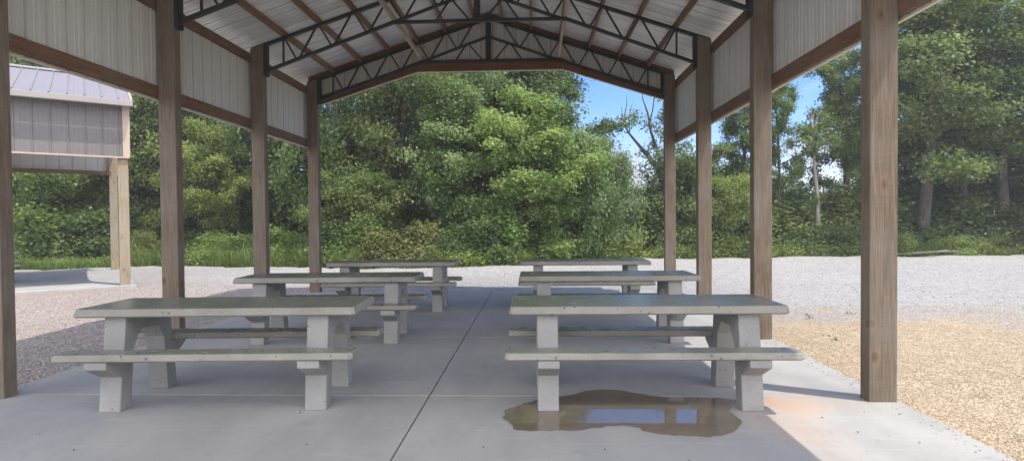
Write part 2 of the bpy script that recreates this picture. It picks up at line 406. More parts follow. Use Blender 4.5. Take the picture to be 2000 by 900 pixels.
tag(stones('sandy_pebbles', 62000, reg_right, .0068, stone_mat('tan_stone', (.34, .255, .165), (.46, .36, .245), (.58, .48, .35)), 5), kind='stuff')
tag(stones('crushed_gravel', 42000, reg_left, .0095, stone_mat('pinkish_stone', (.23, .195, .18), (.36, .31, .285), (.48, .43, .395)), 6), kind='stuff')
tag(stones('far_gravel', 16000, reg_far, .014, stone_mat('grey_stone', (.20, .195, .195), (.38, .37, .37), (.55, .54, .53)), 8), kind='stuff')

def reg_spill(g, n):
    y = 3.0+8.0*g.random(n); side = g.random(n) < .55; d = np.abs(g.normal(0, .09, n))
    x = np.where(side, XR1+.02-d, XL0-.02+d); return np.stack([x, y, np.full(n, .003)], -1)
tag(stones('spilled_grit', 1500, reg_spill, .0065, stone_mat('grit', (.32, .27, .21), (.42, .37, .30), (.52, .47, .40)), 9), kind='stuff')
# ------------------------------------------------------------------ puddle
out = [(-.235, 4.14), (-.225, 4.03), (-.18, 3.93), (-.15, 3.84), (-.08, 3.79), (.02, 3.80), (.14, 3.805), (.27, 3.80), (.36, 3.84), (.47, 3.885), (.60, 3.895), (.68, 3.86), (.74, 3.79), (.82, 3.74), (.93, 3.72), (1.02, 3.715), (1.12, 3.70), (1.22, 3.745), (1.31, 3.81), (1.38, 3.93), (1.42, 4.07), (1.40, 4.2), (1.46, 4.33), (1.53, 4.44), (1.44, 4.50), (1.33, 4.515), (1.2, 4.53), (1.0, 4.54), (.86, 4.60), (.70, 4.70), (.56, 4.725), (.40, 4.68), (.28, 4.58), (.13, 4.515), (.02, 4.47), (-.05, 4.38), (-.14, 4.30), (-.21, 4.22)]
N = 6; pts = []
for i in range(len(out)):
    p0, p1, p2, p3 = [Vector(out[(i+k-1) % len(out)]) for k in range(4)]
    for k in range(N):
        t = k/N
        q = .5*((2*p1)+(p2-p0)*t+(2*p0-5*p1+4*p2-p3)*t*t+(3*p1-p0-3*p2+p3)*t**3)
        th_ = (i*N+k)*.55; wv = .009*math.sin(th_*.9+1)+.006*math.sin(th_*1.6)+.002*math.sin(th_*3.3+2)
        pts.append((q.x+wv+rnd.uniform(-.0007, .0007), q.y+wv*.8*math.cos(th_)+rnd.uniform(-.0007, .0007)))
def inset(pp, d):
    k = len(pp); out = []
    for i in range(k):
        a, b = Vector(pp[i-7]), Vector(pp[(i+7) % k]); t = (b-a).normalized(); out.append((pp[i][0]-t.y*d, pp[i][1]+t.x*d))
    return out
area = sum(pts[i-1][0]*pts[i][1]-pts[i][0]*pts[i-1][1] for i in range(len(pts)))
sg = 1 if area > 0 else -1
rings = [inset(pts, -.009*sg), inset(pts, -.003*sg), inset(pts, .003*sg)]
bm = bmesh.new(); vals = []; lv = []
for q, r in enumerate(rings):
    lv.append([bm.verts.new((x, y, (.0015, .003, .0034)[q])) for x, y in r]); vals += [(0, .55, 1)[q]]*len(r)
for p_, q_ in zip(lv, lv[1:]):
    for i in range(len(p_)): bm.faces.new((p_[i], p_[(i+1) % len(p_)], q_[(i+1) % len(p_)], q_[i]))
fin = bm.faces.new(lv[-1]); bmesh.ops.triangulate(bm, faces=[fin]); bm.normal_update()
for f_ in bm.faces:
    if f_.normal.z < 0: f_.normal_flip()
me = bpy.data.meshes.new('puddle'); bm.to_mesh(me); bm.free()
at = me.attributes.new('wet', 'FLOAT', 'POINT'); at.data.foreach_set('value', vals)
tag(link('puddle', me, puddle_mat()), kind='structure')

# ------------------------------------------------------------------ corrugated sheets
def rib_profile(L, pitch=.229, hgt=.034):
    """positions along the sheet and their heights: a trapezoid rib each pitch, two low minor ribs between"""
    pr = [(0, 0), (.006, hgt), (.026, hgt), (.032, 0), (.092, 0), (.097, .007), (.107, .007), (.112, 0), (.152, 0), (.157, .007), (.167, .007), (.172, 0)]
    out = []; k = 0
    while k*pitch < L:
        for a, h in pr:
            if k*pitch+a < L: out.append((k*pitch+a, h))
        k += 1
    out.append((L, 0)); return out
def std_profile(L, pitch=.30, hgt=.02):
    pr = [(0, 0), (.012, hgt), (.030, hgt), (.042, 0), (.12, 0), (.125, .003), (.135, .003), (.14, 0), (.2, 0), (.205, .003), (.215, .003), (.22, 0)]
    out = []; k = 0
    while k*pitch < L:
        for a, h in pr:
            if k*pitch+a < L: out.append((k*pitch+a, h))
        k += 1
    out.append((L, 0)); return out
def sheet(name, o, u, L, v, nrm, mat, parent, prof=rib_profile, vlen=None, v0=None, thick=.0015):
    """o origin; u unit along the profile; v(a) -> end vector pair at position a"""
    o, u, nrm = Vector(o), Vector(u), Vector(nrm); pr = prof(L); mb = MB(); top = []
    for a, h in pr:
        lo, hi = v(a)
        mb.v.append(tuple(o+u*a+nrm*h+Vector(lo))); mb.v.append(tuple(o+u*a+nrm*h+Vector(hi)))
    k = len(pr)
    for a, h in pr:
        lo, hi = v(a)
        mb.v.append(tuple(o+u*a+nrm*(h-thick)+Vector(lo))); mb.v.append(tuple(o+u*a+nrm*(h-thick)+Vector(hi)))
    for i in range(k-1):
        mb.f.append((2*i, 2*i+2, 2*i+3, 2*i+1)); j = 2*k
        mb.f.append((j+2*i+1, j+2*i+3, j+2*i+2, j+2*i))
    return mb.build(name, mat, parent)

# ------------------------------------------------------------------ main pavilion
pav = tag(empty('picnic_pavilion', (0, 0, 0)), 'open timber post pavilion with dark steel trusses sheltering the six tables', 'pavilion')
SL = 1/3.
TOP0, BOT0 = 4.245, 3.775                       # truss heights at the posts' inner faces
def topc(x): return TOP0+SL*((x-XL1) if x <= XC else (XR0-x))
for i, y in enumerate(YB):
    for (a, b) in ((XL0, XL1), (XR0, XR1)):
        mb = MB(); za, zb = topc(a)-.03, topc(b)-.03
        mb.poly([(a,y,-.02),(b,y,-.02),(b,y+PD,-.02),(a,y+PD,-.02),(a,y,za),(b,y,zb),(b,y+PD,zb),(a,y+PD,za)],
                [(3,2,1,0),(4,5,6,7),(0,1,5,4),(1,2,6,5),(2,3,7,6),(3,0,4,7)])
        mb.build('post', POSTW, pav, bevel=.005)
KL, KR, TIE = XL1+2.07, XR0-2.02, 4.505
purl_off = [.27+.565*k for k in range(6)]
PX = sorted([XC-o for o in purl_off]+[XC+o for o in purl_off])
def chord(mb, p, q, w=.05, h=.05): mb.bar(p, q, w, h, (0, 0, 1))
def botl(x):                                    # outer bottom chord / inner chord line
    s = (TIE-BOT0)/2.07
    return BOT0+s*((x-XL1) if x <= XC else (XR0-x))
for i, y in enumerate(YB):
    yc = y+PD/2
    mb = MB(); e = .025
    z0 = topc(XL1)-e
    mb.bar((XL1-.2, yc, topc(XL1-.2)-e), (XC, yc, topc(XC)-e), .055, .05); mb.bar((XR0+.2, yc, topc(XR0+.2)-e), (XC+.02, yc, topc(XC)-e-.003), .054, .05)
    tr = mb.build('truss', TRUSS, pav)
    mb = MB(); mb.bar((XL1, yc, BOT0+e), (KL, yc, TIE+e), .055, .045); mb.bar((XR0, yc, BOT0+e), (KR, yc, TIE+e), .055, .045)
    mb.bar((KL-.02, yc, TIE+e+.002), (KR+.02, yc, TIE+e+.002), .052, .046)
    mb.build('bottom_chord', TRUSS, tr)
    mb = MB(); mb.bar((KL, yc, botl(KL)+e), (XC-.03, yc, botl(XC-.03)+e), .05, .04); mb.bar((KR, yc, botl(KR)+e), (XC+.03, yc, botl(XC+.03)+e), .05, .04)
    mb.build('inner_chord', TRUSS, tr)
    mb = MB(); mb.box((XC-.05, yc-.035, TIE+.02), (XC+.05, yc+.035, topc(XC)-.04)); mb.build('king_post', TRUSS, tr)
    for (a, b) in ((XL1+.002, XL1+.05), (XR0-.05, XR0-.002)):
        mb = MB(); mb.box((a, yc-.055, BOT0-.05), (b, yc+.055, TOP0-.03)); mb.build('end_plate', TRUSS, tr)
    bars = []
    for sgn in (-1, 1):
        nodes = [XC+sgn*o for o in purl_off][::-1]           # from the eave to the ridge
        xs_ = [x for x in nodes]
        bars.append(((xs_[0], topc(xs_[0])-.04), (xs_[0]+sgn*.0, botl(xs_[0])+.03)))
        for k in range(len(xs_)-1):
            xb = xs_[k]-sgn*.225
            bars.append(((xs_[k]-sgn*.03, topc(xs_[k])-.04), (xb+sgn*.02, botl(xb)+.035)))
            bars.append(((xb-sgn*.03, botl(xb)+.035), (xs_[k+1]+sgn*.03, topc(xs_[k+1])-.04)))
        xi = XC+sgn*.41
        bars.append(((XC+sgn*.65, TIE+.04), (xi+sgn*.02, botl(xi)+.03))); bars.append(((xi-sgn*.02, botl(xi)+.03), (XC+sgn*.12, TIE+.04)))
    if i >= 2:
        for (p, q) in bars:
            mb = MB(); mb.bar((p[0], yc, p[1]), (q[0], yc, q[1]), .026, .026, (0, 1, 0)); mb.build('web_bar', TRUSS, tr)
    else:
        mb = MB()
        for (p, q) in bars: mb.bar((p[0], yc, p[1]), (q[0], yc, q[1]), .026, .026, (0, 1, 0))
        mb.build('web_bars', TRUSS, tr)['kind'] = 'stuff'
YN, YF = 1.85, YB[4]+PD+.35
YG = YB[4]+PD+.012                                   # inner face of the far gable framing
for x in PX:
    mb = MB(); z = topc(x)
    mb.box((x-.02, YN+.05, z-.004), (x+.02, YG-.055, z+.104)); mb.build('purlin', PURW, pav, bevel=.003)
# rafter boards of the far gable
for (xa, xb) in ((XL0, XC), (XR1, XC)):
    mb = MB(); y0, y1 = YG-.05, YG-.008
    za, zb = topc(xa)-.03, topc(xb)-.03
    mb.poly([(xa,y0,za),(xb,y0,zb),(xb,y0,zb+.13),(xa,y0,za+.13),(xa,y1,za),(xb,y1,zb),(xb,y1,zb+.13),(xa,y1,za+.13)],
            [(0,1,2,3),(7,6,5,4),(4,5,1,0),(5,6,2,1),(6,7,3,2),(7,4,0,3)])
    mb.build('gable_rafter', RAFW, pav, bevel=.003)
# boards round the foot of the far gable
BL, BR, BZ = -2.30, .58, 4.365
def gable_foot(x):
    if x < BL: return 3.745+(BZ-3.745)*(x-XL1)/(BL-XL1)
    if x > BR: return 3.745+(BZ-3.745)*(XR0-x)/(XR0-BR)
    return BZ
for (xa, xb) in ((XL1+.005, BL), (BL+.004, BR-.004), (BR, XR0-.005)):
    mb = MB(); y0, y1 = YG, YG+.04; za, zb = gable_foot(xa), gable_foot(xb)
    mb.poly([(xa,y0,za),(xb,y0,zb),(xb,y0,zb+.17),(xa,y0,za+.17),(xa,y1,za),(xb,y1,zb),(xb,y1,zb+.17),(xa,y1,za+.17)],
            [(0,1,2,3),(7,6,5,4),(4,5,1,0),(5,6,2,1),(6,7,3,2),(7,4,0,3)])
    mb.build('gable_board', RAFW, pav, bevel=.003)
    mb = MB(); mb.bar((xa, YG+.055, za-.006), (xb, YG+.055, zb-.006), .035, .012); mb.build('gable_trim', TRIM, pav)
Lg = XR1-XL0-.02
sheet('gable_siding', (XL0+.01, YG+.045, 0), (1, 0, 0), Lg,
      lambda a: ((0, 0, gable_foot(min(max(XL0+.01+a, XL1), XR0))), (0, 0, topc(XL0+.01+a)+.09)), (0, 1, 0), SIDEM, pav)
# side walls: eave struts, girts, siding, trim bay by bay
bays = [(YN+.2, YB[1])]+[(YB[k], YB[k+1]) for k in range(1, 4)]
bays[-1] = (bays[-1][0], YG+.04)
for sgn, xo in ((-1, XL0), (1, XR1)):
    x0, x1 = sorted((xo+sgn*.002, xo+sgn*.040))
    for (a, b) in bays:
        mb = MB(); mb.box((x0, a+.062, 3.945), (x1, b+.058, 4.085)); mb.build('eave_strut', GIRW, pav, bevel=.003)
        mb = MB(); mb.box((x0, a+.062, 2.90), (x1, b+.058, 3.045)); mb.build('side_girt', GIRW, pav, bevel=.003)
    xs0 = xo+sgn*.044
    y0, y1 = YN+.22, YG+.05
    sheet('side_siding', (xs0, y0 if sgn > 0 else y1, 0), (0, 1 if sgn > 0 else -1, 0), y1-y0,
          lambda a: ((0, 0, 2.888), (0, 0, 4.10)), (sgn, 0, 0), SIDEM, pav)
    mb = MB(); mb.box((min(xs0-sgn*.004, xs0+sgn*.026), y0, 2.874), (max(xs0-sgn*.004, xs0+sgn*.026), y1, 2.887)); mb.build('siding_trim', TRIM, pav)
# roof sheets
EL, ER = XL0-.36, XR1+.36
for sgn, xe in ((-1, EL), (1, ER)):
    zr = lambda x: topc(x)+.108
    nrm = Vector((sgn*SL, 0, 1)).normalized()
    o = (XC, YN if sgn < 0 else YF, zr(XC)); u = (0, 1 if sgn < 0 else -1, 0)
    sheet('roof_sheet', o, u, YF-YN, lambda a: ((xe-XC, 0, zr(xe)-zr(XC)), (0, 0, 0)), nrm, ROOFM, pav)
    mb = MB(); mb.box((min(xe, xe-sgn*.03), YN, zr(xe)-.09), (max(xe, xe-sgn*.03), YF, zr(xe)+.0)); mb.build('eave_trim', TRIM, pav)
mb = MB(); zt = topc(XC)+.135
mb.poly([(XC-.2, YN, zt-.065), (XC, YN, zt), (XC+.2, YN, zt-.065), (XC-.2, YF, zt-.065), (XC, YF, zt), (XC+.2, YF, zt-.065),
         (XC-.2, YN, zt-.06), (XC, YN, zt+.005), (XC+.2, YN, zt-.06), (XC-.2, YF, zt-.06), (XC, YF, zt+.005), (XC+.2, YF, zt-.06)],
        [(0,1,4,3),(1,2,5,4),(7,6,9,10),(8,7,10,11)]); mb.build('ridge_cap', TRIM, pav)
# pale lateral braces along the bottom chords' bends
for x in (KL+.01, KR-.01):
    mb = MB(); mb.box((x-.02, YB[1]-.3, TIE+.052), (x+.02, YB[4]+.09, TIE+.14)); mb.build('lateral_brace', PALEW, pav, bevel=.003)

# ------------------------------------------------------------------ concrete picnic tables
def jitter(me, amp, seed):
    g = random.Random(seed)
    for v in me.vertices:
        if abs(v.co.x) < 9: v.co.z += g.uniform(-amp, amp); v.co.y += g.uniform(-amp, amp)
def slabtop(L, W, z0, z1, inset, seed, mat, name, parent, dy=0):
    bm = bmesh.new(); nx = 24
    ring = []
    def add(k, ins, z): return [bm.verts.new((x, y, z)) for x, y in k]
    import itertools
    def loop(ins):
        x, y, c = L/2-ins, W/2-ins, .022
        pts = []
        for i in range(nx+1): pts.append((-x+c+(2*x-2*c)*i/nx, -y))
        for i in range(7): pts.append((x, -y+c+(2*y-2*c)*i/6))
        for i in range(nx+1): pts.append((x-c-(2*x-2*c)*i/nx, y))
        for i in range(7): pts.append((-x, y-c-(2*y-2*c)*i/6))
        return pts
    g = random.Random(seed); wob = [g.uniform(-.0025, .0025) for _ in loop(0)]
    loops = []
    for ins, z in ((.012, z0), (.002, z0+.009), (0, z0+.012), (inset, z1-.008), (inset+.004, z1-.003), (inset+.012, z1)):
        loops.append([bm.verts.new((x, y+(wob[i] if abs(y) > W/2-.06 else 0)*(1 if y < 0 else -1), z)) for i, (x, y) in enumerate(loop(ins))])
    for a, b in zip(loops, loops[1:]):
        for i in range(len(a)): bm.faces.new((a[i], a[(i+1) % len(a)], b[(i+1) % len(a)], b[i]))
    bm.faces.new(loops[0][::-1]); bm.faces.new(loops[-1])
    for v in bm.verts: v.co.y += dy
    bmesh.ops.recalc_face_normals(bm, faces=bm.faces[:])
    for f in bm.faces: f.material_index = 0 if f.normal.z > .9 else 1
    me = bpy.data.meshes.new(name); bm.to_mesh(me); bm.free()
    me.materials.append(mat); me.materials.append(EDGC); return link(name, me, None, parent)
def make_table():
    r = empty('picnic_table')
    slabtop(2.015, .68, .698, .762, .012, 1, TOPC, 'table_top', r)
    for k, dy in enumerate((-.42, .42)): slabtop(2.07, .20, .404, .460, .006, 5+k, BENC, 'bench', r, dy)
    half = [(-.37, 0), (-.343, .258), (-.500, .343), (-.512, .35), (-.512, .402), (-.318, .402), (-.28, .696)]
    inner = [(-.235, 0), (-.19, .46), (-.10, .575)]
    prof = half+[(-y, z) for y, z in half[::-1]]+[(-y, z) for y, z in inner]+inner[::-1]
    for x in (-.728, .728):
        mb = MB(); mb.prism(prof, x-.076, x+.076); mb.build('leg_frame', LEGC, r, bevel=.005)
    return r
def copy_tree(o, parent=None):
    c = o.copy(); COL.objects.link(c)
    if parent: c.parent = parent
    for ch in list(o.children): copy_tree(ch, c)
    return c
proto = make_table()
tables = [((-2.425, 4.52), .045, 'concrete picnic table nearest the camera on the left, beside the gravel'),
          ((.828, 4.565), .012, 'concrete picnic table standing in the brown puddle'),
          ((-2.44, 6.82), .04, 'middle concrete picnic table of the left row, seen behind the front one'),
          ((.84, 6.85), .01, 'middle concrete picnic table of the right row, behind the one in the puddle'),
          ((-2.25, 9.12), .02, 'farthest concrete picnic table of the left row, dark top against the undergrowth'),
          ((.775, 9.17), 0, 'farthest concrete picnic table of the right row, near the slab\'s far edge')]
for i, ((x, y), a, lab) in enumerate(tables):
    o = proto if i == 0 else copy_tree(proto)
    o.location = (x, y, 0); o.rotation_euler = (0, 0, a); o.scale = ((1.05, 1.02, 1.05, 1.025, 1, 1)[i], 1, 1)
    tag(o, lab, 'picnic table', 'concrete picnic tables')

# ------------------------------------------------------------------ second pavilion, out on the left
TH = R_(39)
PO = Vector((-9.25, 12.75, 0))
p2 = tag(empty('small_pavilion', PO, TH), 'smaller pavilion with mauve metal siding and pale grey roof across the gravel', 'pavilion')
W2, D2, EZ, SB = 8.0, 5.6, 4.06, 2.885
mb = MB(); mb.box((-W2-.1, -.1, -.12), (.12, D2+.1, .005))
s2 = mb.build('pavilion_slab', SLAB, bevel=.01); s2.location = PO; s2.rotation_euler = (0, 0, TH); tag(s2, kind='structure')
for k in range(4):
    for yy in (0, D2-.18):
        mb = MB(); xx = -.2-k*2.6
        mb.box((xx-.0, yy, 0), (xx+.2, yy+.18, EZ+.1)); o = mb.build('post', P2W, p2, bevel=.005)
mb = MB(); mb.prism([(-.006, 2.02), (-.006, 2.80), (-.003, 2.80), (-.003, 2.02)], -.14, -.06)
tm = NT('torn_bark_face'); pp = tm.coord(); tm.bsdf(tm.ramp(tm.noise(tm.mapping(pp, (9, 9, 3)), 3, 4), [(.4, (.36, .2, .1)), (.7, (.55, .36, .2))]), .85)
SP2 = .36
HD = D2/2+.1
sheet('front_siding', (-W2, -.03, 0), (1, 0, 0), W2+.02, lambda a: ((0, 0, SB+.03), (0, 0, EZ+.05)), (0, -1, 0), LAVS, p2, std_profile)
sheet('back_siding', (-W2, D2+.03, 0), (1, 0, 0), W2+.02, lambda a: ((0, 0, SB), (0, 0, EZ+.05)), (0, 1, 0), SIDEM, p2, std_profile)
mb = MB(); mb.box((-W2, D2-.2, SB-.02), (-.15, D2-.162, SB+.10)); mb.build('back_girt', GIRW, p2)
mb = MB(); mb.box((-W2, -.024, SB+.0), (0, -.002, SB+.14)); mb.build('front_girt', GIRW, p2)
mb = MB(); mb.box((-W2, -.062, SB-.005), (.02, -.03, SB+.028)); mb.build('siding_trim', TAN, p2)
mb = MB(); mb.box((-.10, -.058, SB+.03), (.035, -.053, EZ)); mb.box((.03, -.052, SB+.03), (.036, .1, EZ)); mb.build('corner_trim', TAN, p2)
OV = .28
for sgn in (-1, 1):
    y0 = -OV if sgn < 0 else D2+OV; mid = D2/2
    nrm = Vector((0, sgn*SP2, 1)).normalized(); zr = EZ+.10+SP2*(mid+OV)
    L2 = W2+.08
    o = (-W2, mid, zr) if sgn < 0 else (.08, mid, zr); u = (1, 0, 0) if sgn < 0 else (-1, 0, 0)
    sheet('roof_sheet', o, u, L2, lambda a: ((0, y0-mid, -SP2*(mid+OV)), (0, 0, 0)), nrm, LAVR, p2, std_profile)
    mb = MB(); mb.poly([(.045, y0, EZ-.02), (.045, mid, zr-.1), (.045, mid, zr+.035), (.045, y0, EZ+.135), (.085, y0, EZ-.02), (.085, mid, zr-.1), (.085, mid, zr+.035), (.085, y0, EZ+.135)],
                       [(0,1,2,3),(7,6,5,4),(4,5,1,0),(5,6,2,1),(6,7,3,2),(7,4,0,3)]); mb.build('rake_trim', TAN, p2)
    mb = MB(); a, b = sorted((y0, y0+sgn*.09)); mb.box((-W2, a, EZ-.05), (.09, b, EZ+.085)); mb.build('gutter', GUT, p2, bevel=.012)
zr = EZ+.10+SP2*(D2/2+OV)
mb = MB(); mb.prism([(D2/2-.22, zr-.045), (D2/2, zr+.045), (D2/2+.22, zr-.045), (D2/2+.2, zr-.055), (D2/2, zr+.025), (D2/2-.2, zr-.055)], -W2, .09); mb.build('ridge_cap', GUT, p2)
gs = sheet('gable_siding', (.0, 0, 0), (0, 1, 0), D2, lambda a: ((0, 0, EZ+.02), (0, 0, EZ+.08+SP2*(min(a, D2-a)+OV)-.03)), (1, 0, 0), LAVS, p2, std_profile)
t7 = copy_tree(proto); t7.scale = (1, 1, 1); q = Matrix.Translation(PO) @ Matrix.Rotation(TH, 4, 'Z') @ Vector((-3.08, 2.6, .005))
t7.location = q; t7.rotation_euler = (0, 0, TH); tag(t7, 'concrete picnic table under the smaller mauve pavilion, mostly hidden by a post', 'picnic table', 'concrete picnic tables')

# ------------------------------------------------------------------ foliage
def leaf_mesh(name, P, Nn, S, tint, g, asp=.62):
    """one small folded leaf (rhombus of two triangles as a quad) per point"""
    n = len(P)
    t = g.standard_normal((n, 3)); t -= (t*Nn).sum(1, keepdims=True)*Nn; t /= np.linalg.norm(t, axis=1, keepdims=True)+1e-9
    b = np.cross(Nn, t); S = S[:, None]
    fold = Nn*S*.16
    V = np.stack([P-t*S*.5, P+b*S*.5*asp-t*S*.05+fold, P+t*S*.5, P-b*S*.5*asp-t*S*.05+fold], 1).reshape(-1, 3)
    me = bpy.data.meshes.new(name)
    me.vertices.add(4*n); me.vertices.foreach_set('co', V.astype('f').ravel())
    me.loops.add(4*n); me.loops.foreach_set('vertex_index', np.arange(4*n, dtype='i'))
    me.polygons.add(n); me.polygons.foreach_set('loop_start', np.arange(0, 4*n, 4, dtype='i'))
    me.polygons.foreach_set('loop_total', np.full(n, 4, dtype='i'))
    me.update(calc_edges=True)
    at = me.attributes.new('tint', 'FLOAT', 'FACE'); at.data.foreach_set('value', np.clip(tint, 0, 1).astype('f'))
    return me
def clumps_to_leaves(C, Rr, n_each, size, g, centre, flat=.7, upb=.55, outb=.6):
    k = len(C); cid = np.repeat(np.arange(k), n_each); n = len(cid)
    d = g.standard_normal((n, 3)); d /= np.linalg.norm(d, axis=1, keepdims=True)
    rad = g.random((n, 1))**.55*np.where(g.random((n, 1)) < .14, 1.6, .95)
    off = d*rad*Rr[cid][:, None]*np.array([1, 1, flat])
    off += .11*g.standard_normal((n, 3))
    P = C[cid]+off
    o = P-centre; o /= np.linalg.norm(o, axis=1, keepdims=True)+1e-9
    N = g.standard_normal((n, 3))*.75+d*.5+o*outb+np.array([0, 0, upb]); N /= np.linalg.norm(N, axis=1, keepdims=True)
    S = size*(.65+.7*g.random(n))
    tint = .46+.27*g.standard_normal(n)+.27*g.standard_normal(k)[cid]
    return P, N, S, tint
def curve(p0, d, L, g, n=6, bend=.25, upw=.1):
    p = np.array(p0, float); d = np.array(d, float); d /= np.linalg.norm(d); out = [p.copy()]
    for i in range(n):
        d = d+bend*.4*g.standard_normal(3)+np.array([0, 0, upw]); d /= np.linalg.norm(d); p = p+d*L/n; out.append(p.copy())
    return out
def tree_meshes(kind, seed, H, W, leaf, dens=1., low=.12):
    """trunk mesh and crown mesh of one tree, foot at the origin"""
    g = np.random.default_rng(seed); mb = MB()
    r0 = .014*H+.05
    tr = curve((0, 0, -.3), (0.04*g.standard_normal(), .04*g.standard_normal(), 1), H*.86, g, 9, .10, .12)
    mb.tube(tr, list(np.linspace(r0, r0*.22, len(tr))), 9)
    C, Rr = [], []
    nl = {'dense': 34, 'lacy': 22, 'shrub': 14}[kind]
    for i in range(nl):
        f = low+(1-low)*((i+g.random())/nl); idx = min(f*.98, .97)*(len(tr)-1); a = int(idx); q = idx-a
        p = tr[a]*(1-q)+tr[min(a+1, len(tr)-1)]*q
        ang = i*2.4+.5*g.standard_normal()
        if kind == 'dense': wid = W*(math.sin(PI*min(1, .22+.76*f))**.7)*(.5+.75*g.random())
        elif kind == 'lacy': wid = W*(math.sin(PI*min(.97, .25+.7*f))**.6)*(.55+.65*g.random())
        else: wid = W*(1-.55*f)*(.6+.6*g.random())
        el = {'dense': .25+.7*f, 'lacy': .10+.55*f, 'shrub': .5+.7*f}[kind]
        br = curve(p, (math.cos(ang), math.sin(ang), el), wid, g, 6, .3, .02)
        mb.tube(br, list(np.linspace(r0*.34*(1.1-f)+.008, .008, len(br))), 5)
        st = {'dense': (.45, .65, .82, 1), 'lacy': (.5, .78, 1), 'shrub': (.5, .8, 1)}[kind]
        for s in st:
            b = br[int(round(s*(len(br)-1)))]
            rr = {'dense': .50, 'lacy': .52, 'shrub': .30}[kind]*(.65+.6*g.random())*(W/2.6 if kind != 'shrub' else W)
            C.append(b+.25*g.standard_normal(3)*(rr/.6)); Rr.append(rr)
            if kind != 'shrub':
                side = np.array([-math.sin(ang), math.cos(ang), 0])*g.choice([-1, 1])*wid*.28*(.6+.8*g.random())
                tip = b+side+np.array([0, 0, .15*g.standard_normal()])
                mb.tube([b, (b+tip)/2+.05*g.standard_normal(3), tip], [.012, .009, .005], 4)
                C.append(tip); Rr.append(rr*.8)
    C = np.array(C); Rr = np.array(Rr)
    C[:, 2] = np.maximum(C[:, 2], .15)
    n_each = int({'dense': 185, 'lacy': 185, 'shrub': 125}[kind]*dens)
    P, N, S, T = clumps_to_leaves(C, Rr, n_each, leaf, g, np.array([0, 0, H*.5]), .75 if kind != 'lacy' else .45, .55 if kind != 'lacy' else .8)
    ok = P[:, 2] > .02; P, N, S, T = P[ok], N[ok], S[ok], T[ok]
    return mb.mesh('trunk', smooth=True), leaf_mesh('crown', P, N, S, T, g)
PROTO = {}
def proto_tree(key):
    if key not in PROTO:
        kind, seed, H, W, leaf, dens, low = key; PROTO[key] = tree_meshes(*key)
    return PROTO[key]
D1 = ('dense', 11, 10, 3.0, .13, .9, .06); D2_ = ('dense', 12, 10, 3.0, .125, .9, .05); D3 = ('dense', 13, 10, 2.8, .135, .9, .05); D4 = ('dense', 19, 10, 2.7, .12, 1.0, .10)
O1 = ('lacy', 21, 11, 3.4, .13, 1.15, .26); O2 = ('lacy', 22, 11, 3.0, .13, 1.1, .30); O3 = ('lacy', 27, 11, 2.6, .125, 1.1, .36)
D5 = ('dense', 14, 4, 2.0, .095, .8, .02); D6 = ('dense', 15, 4, 1.8, .09, .85, .03)
S1 = ('shrub', 31, 1.5, .85, .075, 1.05, .02); S2 = ('shrub', 32, 1.5, .9, .085, 1.0, .02); S3 = ('shrub', 33, 1.6, .8, .075, 1.25, .02)
def plant(name, key, px, Y, H, W, mat, label, cat, bark=BARK, rot=None, group='trees along the edge of the gravel', lean=(0, 0)):
    t, c = proto_tree(key); r = empty(name, (ground_x(px, Y), Y, -.12), rot if rot is not None else rnd.uniform(0, 6.28))
    r.scale = (W/key[3], W/key[3], H/key[2]); r.rotation_euler.x, r.rotation_euler.y = lean
    for nm, me, mt in (('trunk' if name != 'shrub' else 'stem', t, bark), ('crown' if name != 'shrub' else 'foliage', c, mat)):
        o = bpy.data.objects.new(nm, me); COL.objects.link(o); o.parent = r
        if not me.materials: me.materials.append(mt)
        o.material_slots[0].link = 'OBJECT'; o.material_slots[0].material = mt
    tag(r, label, cat, group); return r
